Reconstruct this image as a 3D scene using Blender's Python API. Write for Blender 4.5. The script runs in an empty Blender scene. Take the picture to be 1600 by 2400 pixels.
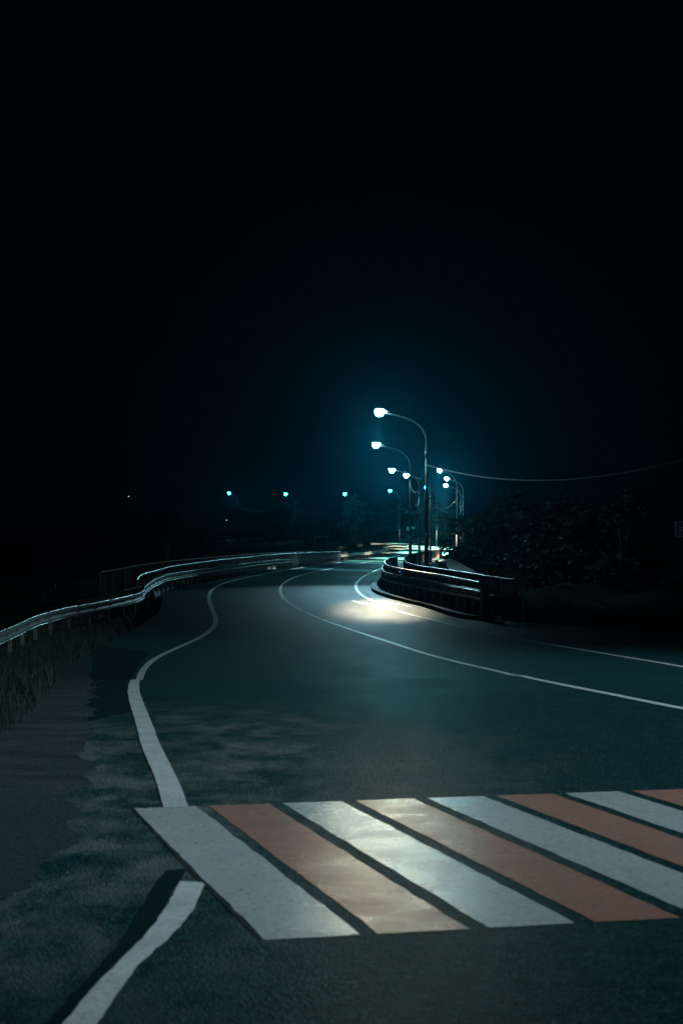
import bpy, math, random
import numpy as np
random.seed(7)
RNG = np.random.default_rng(7)
S = bpy.context.scene
COL = S.collection

# ------------------------------------------------------------------ camera, sky, exposure
EYE, F = 1.58, 4000.0
cam_d = bpy.data.cameras.new("camera")
cam_d.sensor_fit = 'VERTICAL'
cam_d.sensor_height = 36.0
cam_d.sensor_width = 24.0
cam_d.lens = 60.0
cam_d.clip_start = 0.1
cam_d.clip_end = 6000.0
PITCH = math.atan(110.0 / F)
cam_d.dof.use_dof = True
cam_d.dof.focus_distance = 85.0
cam_d.dof.aperture_fstop = 5.0
cam = bpy.data.objects.new("camera", cam_d)
COL.objects.link(cam)
cam.location = (0, 0, EYE)
cam.rotation_euler = (math.pi / 2 + PITCH, 0, 0)
S.camera = cam

world = bpy.data.worlds.new("World")
S.world = world
world.use_nodes = True
wn = world.node_tree.nodes
wl = world.node_tree.links
wn.clear()
w_out = wn.new('ShaderNodeOutputWorld')
w_bg = wn.new('ShaderNodeBackground')
w_bg.inputs['Color'].default_value = (0.03, 0.42, 0.62, 1)      # night sky: almost black, a little teal
w_bg.inputs['Strength'].default_value = 0.0020
wl.new(w_bg.outputs[0], w_out.inputs[0])

S.view_settings.view_transform = 'Standard'
S.view_settings.look = 'None'
S.view_settings.exposure = 0.0
S.view_settings.gamma = 1.0
S.view_settings.use_curve_mapping = False
S.render.engine = 'CYCLES'
S.cycles.use_denoising = True
S.cycles.use_adaptive_sampling = False
S.cycles.max_bounces = 5
S.cycles.diffuse_bounces = 2
S.cycles.glossy_bounces = 2
S.cycles.volume_bounces = 0
S.cycles.sample_clamp_indirect = 2.0
S.cycles.use_light_tree = True

LAMP_L = 480.0          # radiance of a lit street lamp bowl
HAZE_DENSITY = 0.00019

# ------------------------------------------------------------------ small maths
def pchip(xs, ys):
    x = np.array(xs, float); y = np.array(ys, float)
    h = np.diff(x); dl = np.diff(y) / h
    m = np.zeros_like(y)
    for i in range(1, len(x) - 1):
        if dl[i-1] * dl[i] > 0:
            w1 = 2*h[i] + h[i-1]; w2 = h[i] + 2*h[i-1]
            m[i] = (w1 + w2) / (w1/dl[i-1] + w2/dl[i])
    m[0] = dl[0]; m[-1] = dl[-1]
    def f(q):
        q = np.clip(np.asarray(q, float), x[0], x[-1])
        i = np.clip(np.searchsorted(x, q, side='right') - 1, 0, len(x) - 2)
        t = (q - x[i]) / h[i]
        return ((2*t**3 - 3*t**2 + 1)*y[i] + (t**3 - 2*t**2 + t)*h[i]*m[i]
                + (-2*t**3 + 3*t**2)*y[i+1] + (t**3 - t**2)*h[i]*m[i+1])
    return f

def ray(px, py):
    u = (px - 800.0) / F; v = (1200.0 - py) / F
    fy = math.cos(PITCH) - v * math.sin(PITCH)
    fz = v * math.cos(PITCH) + math.sin(PITCH)
    return u / fy, fz / fy                       # x and z per metre of depth

def at(px, py, d):
    a, b = ray(px, py)
    return np.array((a * d, d, EYE + b * d))

# measured stations: (photo x, photo y of the rail's top edge, depth in metres)
LEFT_BEAM = [(-95, 1520, 36), (0, 1480, 43), (99, 1440, 51), (159, 1425, 54.7), (252, 1408, 59.5), (314, 1394, 64),
             (334, 1386, 66.5), (341, 1373, 69.5), (378, 1350.5, 78), (414, 1342.5, 86), (500, 1330.5, 103),
             (580, 1320, 115), (646, 1312.5, 126), (710, 1307.5, 148), (770, 1302, 180), (825, 1297, 207), (875, 1292.5, 225), (909, 1284, 240)]
RIGHT_TUBE = [(1126, 1367, 61), (1035, 1350, 68.3), (971, 1340, 73.4), (927, 1332, 78), (906, 1325.5, 82), (901, 1318.5, 88),
              (904, 1314, 95), (912, 1309.5, 106), (930, 1304.5, 130), (949, 1300.5, 152), (984, 1294, 190), (1010, 1290, 212), (1035, 1286.5, 228)]
INNER_RAIL = [(1209, 1360, 63.8), (1147, 1351.5, 67.5), (1067, 1339, 74), (1019, 1332.5, 79), (978, 1326, 85), (954, 1319.6, 91),
              (947, 1310, 105), (950, 1305, 135), (962, 1299.5, 162), (987, 1294, 196), (1012, 1290, 216), (1035, 1286, 230)]

lb = [at(a, b, d) for a, b, d in LEFT_BEAM]
rt = [at(a, b, d) for a, b, d in RIGHT_TUBE]
ir = [at(a, b, d) for a, b, d in INNER_RAIL]
far = [(250, 2.35), (268, 2.95), (300, 3.5), (325, 4.1), (350, 4.9), (400, 5.9), (436, 6.8), (472, 7.8), (560, 10), (900, 14), (2000, 20)]
# terrain height along the left and right edge of the road, and the edges themselves
zl_pts = [(-300, 0), (-20, 0), (13, 0), (20, -.12), (26, -.36), (30, -.58)] + [(p[1], p[2] - .75) for p in lb] + [(250, 2.6), (268, 3.1), (300, 3.8), (325, 4.4), (350, 5.0)] + far[5:]
zr_pts = [(-300, 0), (-20, 0), (13, 0), (20, -.1), (26, -.28), (35, -.5), (48, -.6)] + [(p[1], p[2] - 1.25) for p in rt] + far
zL = pchip(*zip(*zl_pts)); zR = pchip(*zip(*zr_pts))
xl_pts = [(-300, -30), (-20, -14), (13, -8.5), (25, -8.6)] + [(p[1], p[0]) for p in lb] + [(255, 8.6), (268, 9.7), (300, 11.5), (332, 9.4), (364, 3), (400, -6.5), (436, -22), (472, -40), (520, -67), (2000, -1100)]
xr_pts = [(-300, 60), (-20, 29), (0, 23), (20, 18), (35, 14), (50, 9.6), (57, 6.5)] + [(p[1], p[0]) for p in rt] + [(245, 15.6), (268, 18.0), (300, 19.4), (332, 17.6), (364, 11.6), (400, 2.5), (436, -12.5), (472, -29.5), (520, -55), (2000, -1080)]
XL = pchip(*zip(*xl_pts)); XR = pchip(*zip(*xr_pts))

def road_z(x, y):
    a, b = XL(y), XR(y)
    t = np.clip((x - a) / (b - a), 0, 1)
    return zL(y) * (1 - t) + zR(y) * t

def ground_z(x, y):
    """verges: level with the road for two metres, then falling away"""
    x = np.asarray(x, float); y = np.asarray(y, float)
    z = road_z(x, y)
    dl = np.clip(XL(y) - x - 2.5, 0, None); dr = np.clip(x - XR(y) - 2.2, 0, None)
    bump = .18*np.sin(x*.31 + y*.17) + .12*np.sin(x*.73 - y*.41)
    w = np.clip((dl + dr) / 6, 0, 1)
    zz = z - 1.6*(1 - np.exp(-dl/9)) + w*bump*2
    m = np.clip((y - 50) / 15, 0, 1) * np.clip((260 - y) / 30, 0, 1)
    return zz - m * .7*(1 - np.exp(-dr/4)) + (1 - m) * .9*(1 - np.exp(-dr/8))

_D = np.concatenate([np.arange(2.5, 120, .1), np.arange(120, 520, .25)])
def hit(px, py, h=0.0):
    a, b = ray(px, py)
    g = EYE + b*_D - road_z(a*_D, _D) - h
    k = np.argmax(g <= 0)
    if g[k] > 0: k = int(np.argmin(g))
    if k == 0: d = _D[0]
    else:
        t = g[k-1] / (g[k-1] - g[k] + 1e-12); t = min(max(t, 0), 1)
        d = _D[k-1] + t*(_D[k] - _D[k-1])
    x = a*d
    return np.array((x, d, float(road_z(x, d)) + h))

def resample(pts, step, closed=False):
    """Catmull-Rom through pts, resampled every step metres"""
    P = [np.array(p, float) for p in pts]
    P = [2*P[0] - P[1]] + P + [2*P[-1] - P[-2]]
    out = []
    for i in range(1, len(P) - 2):
        p0, p1, p2, p3 = P[i-1], P[i], P[i+1], P[i+2]
        # centripetal parametrisation keeps corners free of loops
        t0 = 0; t1 = t0 + max(np.linalg.norm(p1-p0), 1e-6)**.5; t2 = t1 + max(np.linalg.norm(p2-p1), 1e-6)**.5; t3 = t2 + max(np.linalg.norm(p3-p2), 1e-6)**.5
        n = 24
        for k in range(n):
            t = t1 + (t2 - t1)*k/n
            A1 = (t1-t)/(t1-t0)*p0 + (t-t0)/(t1-t0)*p1; A2 = (t2-t)/(t2-t1)*p1 + (t-t1)/(t2-t1)*p2; A3 = (t3-t)/(t3-t2)*p2 + (t-t2)/(t3-t2)*p3
            B1 = (t2-t)/(t2-t0)*A1 + (t-t0)/(t2-t0)*A2; B2 = (t3-t)/(t3-t1)*A2 + (t-t1)/(t3-t1)*A3
            out.append((t2-t)/(t2-t1)*B1 + (t-t1)/(t2-t1)*B2)
    out.append(P[-2])
    out = np.array(out)
    L = np.concatenate([[0], np.cumsum(np.linalg.norm(np.diff(out, axis=0), axis=1))])
    n = max(2, int(round(L[-1] / step)) + 1)
    s = np.linspace(0, L[-1], n)
    return np.stack([np.interp(s, L, out[:, k]) for k in range(out.shape[1])], 1)

# ------------------------------------------------------------------ mesh helpers
class MB:
    def __init__(self): self.v = []; self.f = []; self.smooth = []
    def add(self, vs, fs, smooth=False):
        o = len(self.v)
        self.v.extend([tuple(map(float, p)) for p in vs])
        for f in fs:
            self.f.append(tuple(o + i for i in f)); self.smooth.append(smooth)
        return self
    def box(self, c, s, rz=0.0):
        hx, hy, hz = s[0]/2, s[1]/2, s[2]/2
        ca, sa = math.cos(rz), math.sin(rz)
        vs = []
        for z in (-hz, hz):
            for x, y in ((-hx, -hy), (hx, -hy), (hx, hy), (-hx, hy)):
                vs.append((c[0] + x*ca - y*sa, c[1] + x*sa + y*ca, c[2] + z))
        return self.add(vs, [(3, 2, 1, 0), (4, 5, 6, 7), (0, 1, 5, 4), (1, 2, 6, 5), (2, 3, 7, 6), (3, 0, 4, 7)])
    def tube(self, pts, radii, n=8, cap=True):
        P = [np.array(p, float) for p in pts]
        if not hasattr(radii, '__len__'): radii = [radii]*len(P)
        up = np.array((0, 0, 1.0)); rings = []
        ref = None
        for i, p in enumerate(P):
            t = P[min(i+1, len(P)-1)] - P[max(i-1, 0)]
            t = t / (np.linalg.norm(t) + 1e-9)
            if ref is None:
                ref = np.cross(t, up)
                if np.linalg.norm(ref) < .05: ref = np.cross(t, (0, 1.0, 0))
            a = ref - t*np.dot(ref, t); a /= np.linalg.norm(a) + 1e-9
            ref = a
            b = np.cross(t, a)
            rings.append([p + radii[i]*(math.cos(2*math.pi*k/n)*a + math.sin(2*math.pi*k/n)*b) for k in range(n)])
        vs = [q for r in rings for q in r]; fs = []
        for i in range(len(P) - 1):
            for k in range(n):
                fs.append((i*n + k, i*n + (k+1) % n, (i+1)*n + (k+1) % n, (i+1)*n + k))
        if cap:
            fs.append(tuple(range(n))[::-1]); fs.append(tuple((len(P)-1)*n + k for k in range(n)))
        return self.add(vs, fs, True)
    def extrude(self, pts, side, profile, close=True):
        """profile [(offset sideways, height)] swept along pts; side = unit vectors per point"""
        n = len(profile); vs = []; fs = []
        for p, s in zip(pts, side):
            for o, h in profile: vs.append((p[0] + s[0]*o, p[1] + s[1]*o, p[2] + h))
        for i in range(len(pts) - 1):
            for k in range(n if close else n - 1):
                fs.append((i*n + k, i*n + (k+1) % n, (i+1)*n + (k+1) % n, (i+1)*n + k))
        if close:
            fs.append(tuple(range(n))[::-1]); fs.append(tuple((len(pts)-1)*n + k for k in range(n)))
        return self.add(vs, fs)
    def build(self, name, mat, parent=None, loc=None):
        me = bpy.data.meshes.new(name)
        v = self.v
        if loc is not None: v = [(p[0]-loc[0], p[1]-loc[1], p[2]-loc[2]) for p in v]
        me.from_pydata(v, [], self.f)
        me.polygons.foreach_set('use_smooth', self.smooth)
        me.materials.append(mat); me.update()
        o = bpy.data.objects.new(name, me); COL.objects.link(o)
        if parent is not None: o.parent = parent
        if loc is not None: o.location = loc
        return o

def tag(o, label=None, cat=None, group=None, kind=None):
    if label: o['label'] = label
    if cat: o['category'] = cat
    if group: o['group'] = group
    if kind: o['kind'] = kind
    return o

def thing(name, loc, label, cat, group=None, rz=0.0):
    o = bpy.data.objects.new(name, None); COL.objects.link(o)
    o.empty_display_size = .2
    o.location = [float(c) for c in loc]; o.rotation_euler = (0, 0, rz)
    return tag(o, label, cat, group)

def sides(pts):
    out = []
    for i in range(len(pts)):
        t = pts[min(i+1, len(pts)-1)] - pts[max(i-1, 0)]
        t = t[:2] / (np.linalg.norm(t[:2]) + 1e-9)
        out.append((t[1], -t[0]))            # to the right of the direction of travel
    return out

# ------------------------------------------------------------------ materials
def mat(name, rgb=(.5, .5, .5), rough=.7, metal=0.0, spec=.5):
    m = bpy.data.materials.new(name); m.use_nodes = True
    b = m.node_tree.nodes['Principled BSDF']
    b.inputs['Base Color'].default_value = (*rgb, 1); b.inputs['Roughness'].default_value = rough
    b.inputs['Metallic'].default_value = metal; b.inputs['Specular IOR Level'].default_value = spec
    return m, m.node_tree, b

def nd(t, kind, **kw):
    n = t.nodes.new(kind)
    for k, v in kw.items():
        if k in n.inputs: n.inputs[k].default_value = v
        else: setattr(n, k, v)
    return n

def pos(t):
    return nd(t, 'ShaderNodeNewGeometry').outputs['Position']

def noise(t, scale, detail=4.0, rough=.55, vec=None, dist=0.0):
    n = nd(t, 'ShaderNodeTexNoise', Scale=scale, Detail=detail, Roughness=rough, Distortion=dist)
    t.links.new(vec if vec is not None else pos(t), n.inputs['Vector'])
    return n.outputs['Fac']

def ramp(t, fac, stops):
    r = nd(t, 'ShaderNodeValToRGB')
    e = r.color_ramp.elements
    e[0].position, e[0].color = stops[0][0], (*stops[0][1], 1)
    e[1].position, e[1].color = stops[-1][0], (*stops[-1][1], 1)
    for p, c in stops[1:-1]:
        q = e.new(p); q.color = (*c, 1)
    t.links.new(fac, r.inputs['Fac'])
    return r.outputs['Color']

def mix(t, fac, a, b, mode='MIX'):
    n = nd(t, 'ShaderNodeMix', data_type='RGBA', blend_type=mode)
    for s, v in ((0, fac), (6, a), (7, b)):
        if isinstance(v, (int, float)): n.inputs[s].default_value = v
        elif isinstance(v, tuple): n.inputs[s].default_value = (*v, 1)
        else: t.links.new(v, n.inputs[s])
    return n.outputs[2]

def math_(t, op, a, b=0.0, clamp=False):
    n = nd(t, 'ShaderNodeMath', operation=op, use_clamp=clamp)
    for i, v in enumerate((a, b)):
        if isinstance(v, (int, float)): n.inputs[i].default_value = v
        else: t.links.new(v, n.inputs[i])
    return n.outputs[0]

def mrange(t, v, a, b, c=0.0, d=1.0):
    n = nd(t, 'ShaderNodeMapRange')
    n.interpolation_type = 'SMOOTHSTEP'
    for i, q in enumerate((a, b, c, d)): n.inputs[i+1].default_value = q
    t.links.new(v, n.inputs[0])
    return n.outputs[0]

def bump(t, b, h, strength=.4, dist=.01):
    n = nd(t, 'ShaderNodeBump', Strength=strength, Distance=dist)
    t.links.new(h, n.inputs['Height']); t.links.new(n.outputs[0], b.inputs['Normal'])

def scaled(t, s):
    n = nd(t, 'ShaderNodeMapping'); n.inputs['Scale'].default_value = s
    t.links.new(pos(t), n.inputs['Vector'])
    return n.outputs[0]

# asphalt: dark blue-grey aggregate, tyre-worn lanes, sand blown over it near the crossing's left end
M = {}
m, t, b = mat('asphalt', (.05, .055, .058), .5, 0, .16)
vor = nd(t, 'ShaderNodeTexVoronoi', Scale=75.0); t.links.new(pos(t), vor.inputs['Vector'])
sv = nd(t, 'ShaderNodeSeparateColor'); t.links.new(vor.outputs['Color'], sv.inputs[0])
mid = noise(t, 1.3, 6, .65); patch = noise(t, .35, 4, .6); grit = noise(t, 14, 5, .75)
base = ramp(t, sv.outputs[0], [(.0, (.002, .016, .019)), (.55, (.006, .040, .046)), (.85, (.016, .070, .078)), (1.0, (.07, .16, .165))])
base = mix(t, mrange(t, grit, .38, .66, 0, .65), base, (.004, .028, .033))
base = mix(t, mrange(t, mid, .4, .75, 0, .45), base, (.005, .033, .038))
mot = noise(t, 7, 6, .7)
base = mix(t, mrange(t, mot, .52, .64, 0, .7), base, (.003, .020, .024))
base = mix(t, mrange(t, mot, .48, .36, 0, .55), base, (.020, .072, .080))
base = mix(t, mrange(t, patch, .45, .7, 0, .3), base, (.014, .054, .060))
sep = nd(t, 'ShaderNodeSeparateXYZ'); t.links.new(pos(t), sep.inputs[0])
b.inputs['Specular Tint'].default_value = (.42, .86, 1.0, 1)
# distance from the sandy spot (metres); sand thins out away from the crossing's left end
dx = math_(t, 'DIVIDE', math_(t, 'ADD', sep.outputs[0], 1.1), 3.0); dy = math_(t, 'DIVIDE', math_(t, 'SUBTRACT', sep.outputs[1], 12.5), 8.5)
rad = math_(t, 'SQRT', math_(t, 'ADD', math_(t, 'MULTIPLY', dx, dx), math_(t, 'MULTIPLY', dy, dy)))
near = mrange(t, rad, .25, 1.15, 1, 0)
sandn = noise(t, 1.7, 9, .74, scaled(t, (1.0, .55, 1)), .3)
sand = math_(t, 'MULTIPLY', mrange(t, sandn, .40, .66), near)
base = mix(t, math_(t, 'MULTIPLY', math_(t, 'MULTIPLY', sand, .8), mrange(t, grit, .3, .6, .45, 1)), base, (.19, .195, .185))
t.links.new(base, b.inputs['Base Color'])
rr = mrange(t, noise(t, .8, 4, .6, scaled(t, (1, .25, 1))), .35, .7, .44, .50)
rr = math_(t, 'ADD', rr, math_(t, 'MULTIPLY', sand, .25))
t.links.new(rr, b.inputs['Roughness'])
bump(t, b, vor.outputs['Distance'], .9, .008)
df = nd(t, 'ShaderNodeBsdfDiffuse'); t.links.new(base, df.inputs['Color']); df.inputs['Roughness'].default_value = 1.0
t.links.new(b.inputs['Normal'].links[0].from_socket, df.inputs['Normal'])
ms = nd(t, 'ShaderNodeMixShader'); ms.inputs[0].default_value = .60
t.links.new(df.outputs[0], ms.inputs[1]); t.links.new(b.outputs[0], ms.inputs[2])
t.links.new(ms.outputs[0], [q for q in t.nodes if q.type == 'OUTPUT_MATERIAL'][0].inputs['Surface'])
M['asphalt'] = m

m, t, b = mat('fresh_asphalt', (.012, .02, .022), .85, 0, .04)
t.links.new(ramp(t, noise(t, 60, 3, .7), [(.3, (.002, .010, .012)), (.7, (.007, .026, .030))]), b.inputs['Base Color'])
bump(t, b, noise(t, 80, 2, .6), .5, .005)
M['fresh'] = m

def paint(name, c0, c1, rough=.42, worn=.5):
    m, t, b = mat(name, c0, rough)
    n1 = noise(t, 2.2, 6, .65); n2 = noise(t, 34, 6, .8); n3 = noise(t, 24, 2, .5)
    c = mix(t, mrange(t, n1, .35, .68), c0, c1)
    c = mix(t, mrange(t, n2, .50, .60, 0, worn), c, (.10, .12, .12))
    c = mix(t, mrange(t, n3, .66, .72, 0, .8), c, (.05, .06, .06))
    streak = noise(t, 1.6, 5, .6, scaled(t, (3.2, .5, 1)), .6)
    c = mix(t, mrange(t, streak, .50, .80, 0, .35), c, (.26, .27, .26))
    t.links.new(c, b.inputs['Base Color'])
    t.links.new(mrange(t, n1, .3, .7, rough - .06, rough + .08), b.inputs['Roughness'])
    bump(t, b, noise(t, 26, 5, .75), .5, .006)
    return m
M['white'] = paint('white_road_paint', (.60, .62, .62), (.47, .49, .50), .25, .45)
M['orange'] = paint('orange_road_paint', (.47, .225, .165), (.37, .175, .13), .30, .45)
M['orange'].node_tree.nodes['Principled BSDF'].inputs['Specular IOR Level'].default_value = .2
M['line'] = paint('white_line_paint', (.72, .75, .76), (.52, .56, .57), .45, .45)

m, t, b = mat('dirt', (.12, .11, .1), .9, 0, .2)
n = noise(t, 1.6, 8, .68, scaled(t, (.8, 1.3, 1)), .4)
c = ramp(t, n, [(.36, (.004, .014, .016)), (.5, (.022, .040, .042)), (.66, (.055, .070, .068))])
c = mix(t, mrange(t, noise(t, 30, 3, .7), .4, .75, 0, .5), c, (.05, .055, .05))
sp = nd(t, 'ShaderNodeSeparateXYZ'); t.links.new(pos(t), sp.inputs[0])
thin = math_(t, 'ADD', math_(t, 'MULTIPLY', mrange(t, sp.outputs[1], 8.5, 15), 1.6), math_(t, 'MULTIPLY', n, -1.6))     # the dirt thins out towards the junction
c = mix(t, mrange(t, thin, -.75, .1), (.010, .032, .035), c)
xm = math_(t, 'ADD', sp.outputs[0], math_(t, 'MULTIPLY', noise(t, .7, 4), 2.4))
c = mix(t, mrange(t, xm, -4.6, -1.4), (.008, .022, .022), c)                 # dark soil away from the asphalt
vo = nd(t, 'ShaderNodeTexVoronoi', Scale=40.0); t.links.new(pos(t), vo.inputs['Vector'])
sc_ = nd(t, 'ShaderNodeSeparateColor'); t.links.new(vo.outputs['Color'], sc_.inputs[0])
c = mix(t, math_(t, 'MULTIPLY', sc_.outputs[0], .55), c, (.035, .042, .042))
t.links.new(c, b.inputs['Base Color']); bump(t, b, noise(t, 14, 6, .7), .8, .03)
M['dirt'] = m

m, t, b = mat('soil', (.03, .04, .03), .95, 0, .1)
t.links.new(ramp(t, noise(t, .6, 6, .65), [(.35, (.004, .009, .008)), (.65, (.012, .018, .015))]), b.inputs['Base Color'])
bump(t, b, noise(t, 5, 6, .7), .8, .08)
M['soil'] = m

m, t, b = mat('grass_blade', (.03, .05, .02), .75, 0, .2)
t.links.new(ramp(t, noise(t, .8, 3), [(.35, (.005, .016, .012)), (.65, (.015, .028, .020))]), b.inputs['Base Color'])
M['grass'] = m

m, t, b = mat('gravel', (.25, .24, .23), .9, 0, .2)
t.links.new(ramp(t, noise(t, 9, 5, .75), [(.35, (.10, .10, .095)), (.65, (.36, .35, .33))]), b.inputs['Base Color'])
bump(t, b, noise(t, 12, 4, .7), .9, .05)
M['gravel'] = m

m, t, b = mat('concrete', (.3, .3, .29), .75, 0, .3)
t.links.new(ramp(t, noise(t, 3.5, 6, .7), [(.3, (.16, .165, .16)), (.7, (.36, .355, .34))]), b.inputs['Base Color'])
bump(t, b, noise(t, 30, 4, .7), .4, .01)
M['concrete'] = m

m, t, b = mat('galvanised_steel', (.5, .52, .52), .34, .9)
t.links.new(ramp(t, noise(t, 6, 4, .6), [(.35, (.15, .17, .17)), (.65, (.25, .27, .27))]), b.inputs['Base Color'])
b.inputs['Roughness'].default_value = .27
M['steel'] = m
m, t, b = mat('highlight_steel', (.58, .60, .60), .30, .9); M['bright'] = m  # brighter steel: lamp highlight on the right rails put into the colour
m, t, b = mat('dull_steel', (.2, .21, .21), .55, .7)
t.links.new(ramp(t, noise(t, 6, 4, .6), [(.35, (.07, .08, .08)), (.65, (.15, .16, .16))]), b.inputs['Base Color'])
M['dull'] = m
m, t, b = mat('red_brown_railing_paint', (.16, .06, .04), .6)
t.links.new(ramp(t, noise(t, 2.5, 5, .65), [(.35, (.035, .02, .018)), (.65, (.09, .045, .036))]), b.inputs['Base Color'])
M['red'] = m
m, t, b = mat('grey_pole_paint', (.3, .32, .32), .45, .2)
t.links.new(ramp(t, noise(t, 3, 4, .6), [(.35, (.065, .08, .085)), (.65, (.11, .125, .13))]), b.inputs['Base Color'])
M['pole'] = m
m, t, b = mat('dark_pole_base_paint', (.03, .036, .04), .6, 0)
M['polebase'] = m
m, t, b = mat('black_cable', (.085, .10, .105), .45)
M['cable'] = m
m, t, b = mat('bark', (.06, .05, .04), .9, 0, .2)
t.links.new(ramp(t, noise(t, 5, 5, .7, scaled(t, (1, 1, .2))), [(.35, (.035, .028, .022)), (.65, (.11, .09, .075))]), b.inputs['Base Color'])
M['bark'] = m
def leafmat(name, a, c):
    m, t, b = mat(name, a, .6, 0, .3)
    n = nd(t, 'ShaderNodeObjectInfo')
    t.links.new(ramp(t, noise(t, .9, 3, .6), [(.35, a), (.65, c)]), b.inputs['Base Color'])
    return m
M['leaf'] = leafmat('leaf', (.010, .022, .014), (.022, .036, .024))
M['leafpale'] = leafmat('pale_leaf', (.10, .13, .13), (.20, .24, .22))
m, t, b = mat('sign_blue', (.01, .04, .30), .4); M['blue'] = m
m, t, b = mat('sign_white', (.75, .76, .76), .4); M['signwhite'] = m
m, t, b = mat('sign_grey', (.38, .40, .41), .5, .3); M['signgrey'] = m
m, t, b = mat('glint_chip', (.45, .46, .45), .35); M['chip'] = m
m, t, b = mat('crack_tar', (.008, .01, .011), .7); M['tar'] = m

def lampmat(name, rgb, L):
    m = bpy.data.materials.new(name); m.use_nodes = True
    t = m.node_tree; t.nodes.clear()
    o = t.nodes.new('ShaderNodeOutputMaterial'); e = t.nodes.new('ShaderNodeEmission')
    e.inputs['Color'].default_value = (*rgb, 1); e.inputs['Strength'].default_value = L
    t.links.new(e.outputs[0], o.inputs[0])
    return m
M['warm'] = lampmat('warm_lamp_glow', (.44, .92, 1.0), LAMP_L * 1.25)
M['cool'] = lampmat('cool_lamp_glow', (.28, .86, 1.0), LAMP_L)
M['farlight'] = lampmat('far_lamp_glow', (.0095, .80, 1.0), 130)
M['near'] = lampmat('added_left_lamp_glow', (.74, .93, 1.0), LAMP_L * .03)
M['near2'] = lampmat('added_right_lamp_glow', (.7, .92, 1.0), LAMP_L)
M['stud'] = lampmat('added_stud_glow', (1.0, .93, .8), 2.2)
M['speck'] = lampmat('dim_far_glow', (.8, 1.0, .95), 1.3)

# ------------------------------------------------------------------ the setting: ground, road, verges
def grid_sheet(name, xs_of, ys, nx, zf, material, off=0.0):
    ys = np.array(ys); V = []; Fc = []
    for y in ys:
        a, c = xs_of(y)
        x = np.linspace(a, c, nx)
        z = zf(x, np.full(nx, y)) + off
        V += [(float(p), float(y), float(q)) for p, q in zip(x, z)]
    for j in range(len(ys) - 1):
        for i in range(nx - 1):
            k = j*nx + i
            Fc.append((k, k+1, k+nx+1, k+nx))
    mb = MB(); mb.v = V; mb.f = Fc; mb.smooth = [True]*len(Fc)
    return mb.build(name, material)

gx = np.unique(np.concatenate([np.linspace(-1500, -60, 25), np.arange(-60, 61, 1.0), np.linspace(60, 1500, 25)]))
gy = np.unique(np.concatenate([np.linspace(-300, -10, 12), np.arange(-10, 260, 1.0), np.arange(260, 520, 5.0), np.linspace(520, 1900, 24)]))
GX, GY = np.meshgrid(gx, gy)
GZ = ground_z(GX, GY)
inside = (GX > XL(GY) - 1.2) & (GX < XR(GY) + 1.2)
GZ = GZ - np.where(inside, .12, .03)
gm = MB()
gm.v = [(float(a), float(c), float(e)) for a, c, e in zip(GX.ravel(), GY.ravel(), GZ.ravel())]
nxg = len(gx)
gm.f = [(j*nxg+i, j*nxg+i+1, (j+1)*nxg+i+1, (j+1)*nxg+i) for j in range(len(gy)-1) for i in range(nxg-1)]
gm.smooth = [True]*len(gm.f)
tag(gm.build('ground', M['soil']), kind='structure')

ry = np.unique(np.concatenate([np.arange(-12, 130, .5), np.arange(130, 560, 1.0)]))
# the asphalt: between the rails, and wide open at the junction in front
ASL = pchip([-300, -12, 11.7, 20, 35, 49, 62, 75, 90, 110, 140, 250, 2000], [0, 0, 0, 0, 0, 0, 0, 0, 0, 0, 0, 0, 0])
def road_span(y):
    return float(XL(y)) + .25, float(XR(y)) + .1
road = grid_sheet('road', road_span, ry, 15, road_z, M['asphalt'])
tag(road, kind='structure')

def drape(x, y, off): return float(road_z(x, y)) + off
def marking(px, width, material, name, off=.0025, step=.4, parent=road, wob=.003, label=None):
    pts = np.array([hit(*p)[:2] for p in resample(px, 9.0)])
    for _ in range(6): pts[1:-1] = (pts[:-2] + 2*pts[1:-1] + pts[2:])/4
    keep = [0]
    for i in range(1, len(pts)):
        if np.linalg.norm(pts[i] - pts[keep[-1]]) > .8: keep.append(i)
    c = resample(pts[keep], step)
    c3 = np.column_stack([c, np.zeros(len(c))]); sd = sides(c3)
    mb = MB(); V = []; Fc = []
    for (x, y), s in zip(c, sd):
        w1 = width/2 + random.uniform(-wob, wob); w2 = width/2 + random.uniform(-wob, wob)
        for o in (-w1, w2):
            xx, yy = x + s[0]*o, y + s[1]*o
            V.append((xx, yy, drape(xx, yy, off + .00012*max(yy, 0))))
    for i in range(len(c) - 1): Fc.append((2*i, 2*i+1, 2*i+3, 2*i+2))
    mb.add(V, Fc)
    o = mb.build(name, material, parent)
    if label: o['label'] = label
    return o

LINE_L = [(413, 1893), (393, 1832), (357, 1755), (332, 1679), (315, 1633), (311, 1608), (326, 1581), (357, 1548), (418, 1518), (459, 1500),
          (490, 1482), (507, 1465), (510, 1452), (504, 1438), (494, 1422), (487, 1407), (486, 1395), (499, 1379), (539, 1362.5), (593, 1351), (646, 1341), (713, 1330), (798, 1318)]
LINE_C = [(1760, 1688), (1600, 1661), (1428, 1627), (1224, 1586), (1020, 1539), (918, 1507), (816, 1474), (735, 1444), (673, 1413), (653, 1392), (652, 1380), (661, 1367), (682, 1356), (727, 1343), (780, 1332), (843, 1321), (870, 1317)]
LINE_R = [(1700, 1580), (1600, 1563), (1355, 1522), (1224, 1500), (1100, 1474), (1000, 1450), (926, 1431), (899, 1421), (878, 1411), (858, 1403), (843, 1394), (832, 1384.5), (827, 1375), (830.5, 1366), (847, 1354), (870, 1342), (893, 1332)]
marking(LINE_L, .16, M['line'], 'edge_line', label='winding white line along the left edge of the road')
marking(LINE_C, .14, M['line'], 'centre_line', label='white line sweeping through the middle of the bend')
marking(LINE_R, .15, M['line'], 'lane_line', label='white line curving past the railing on the right')
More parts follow.
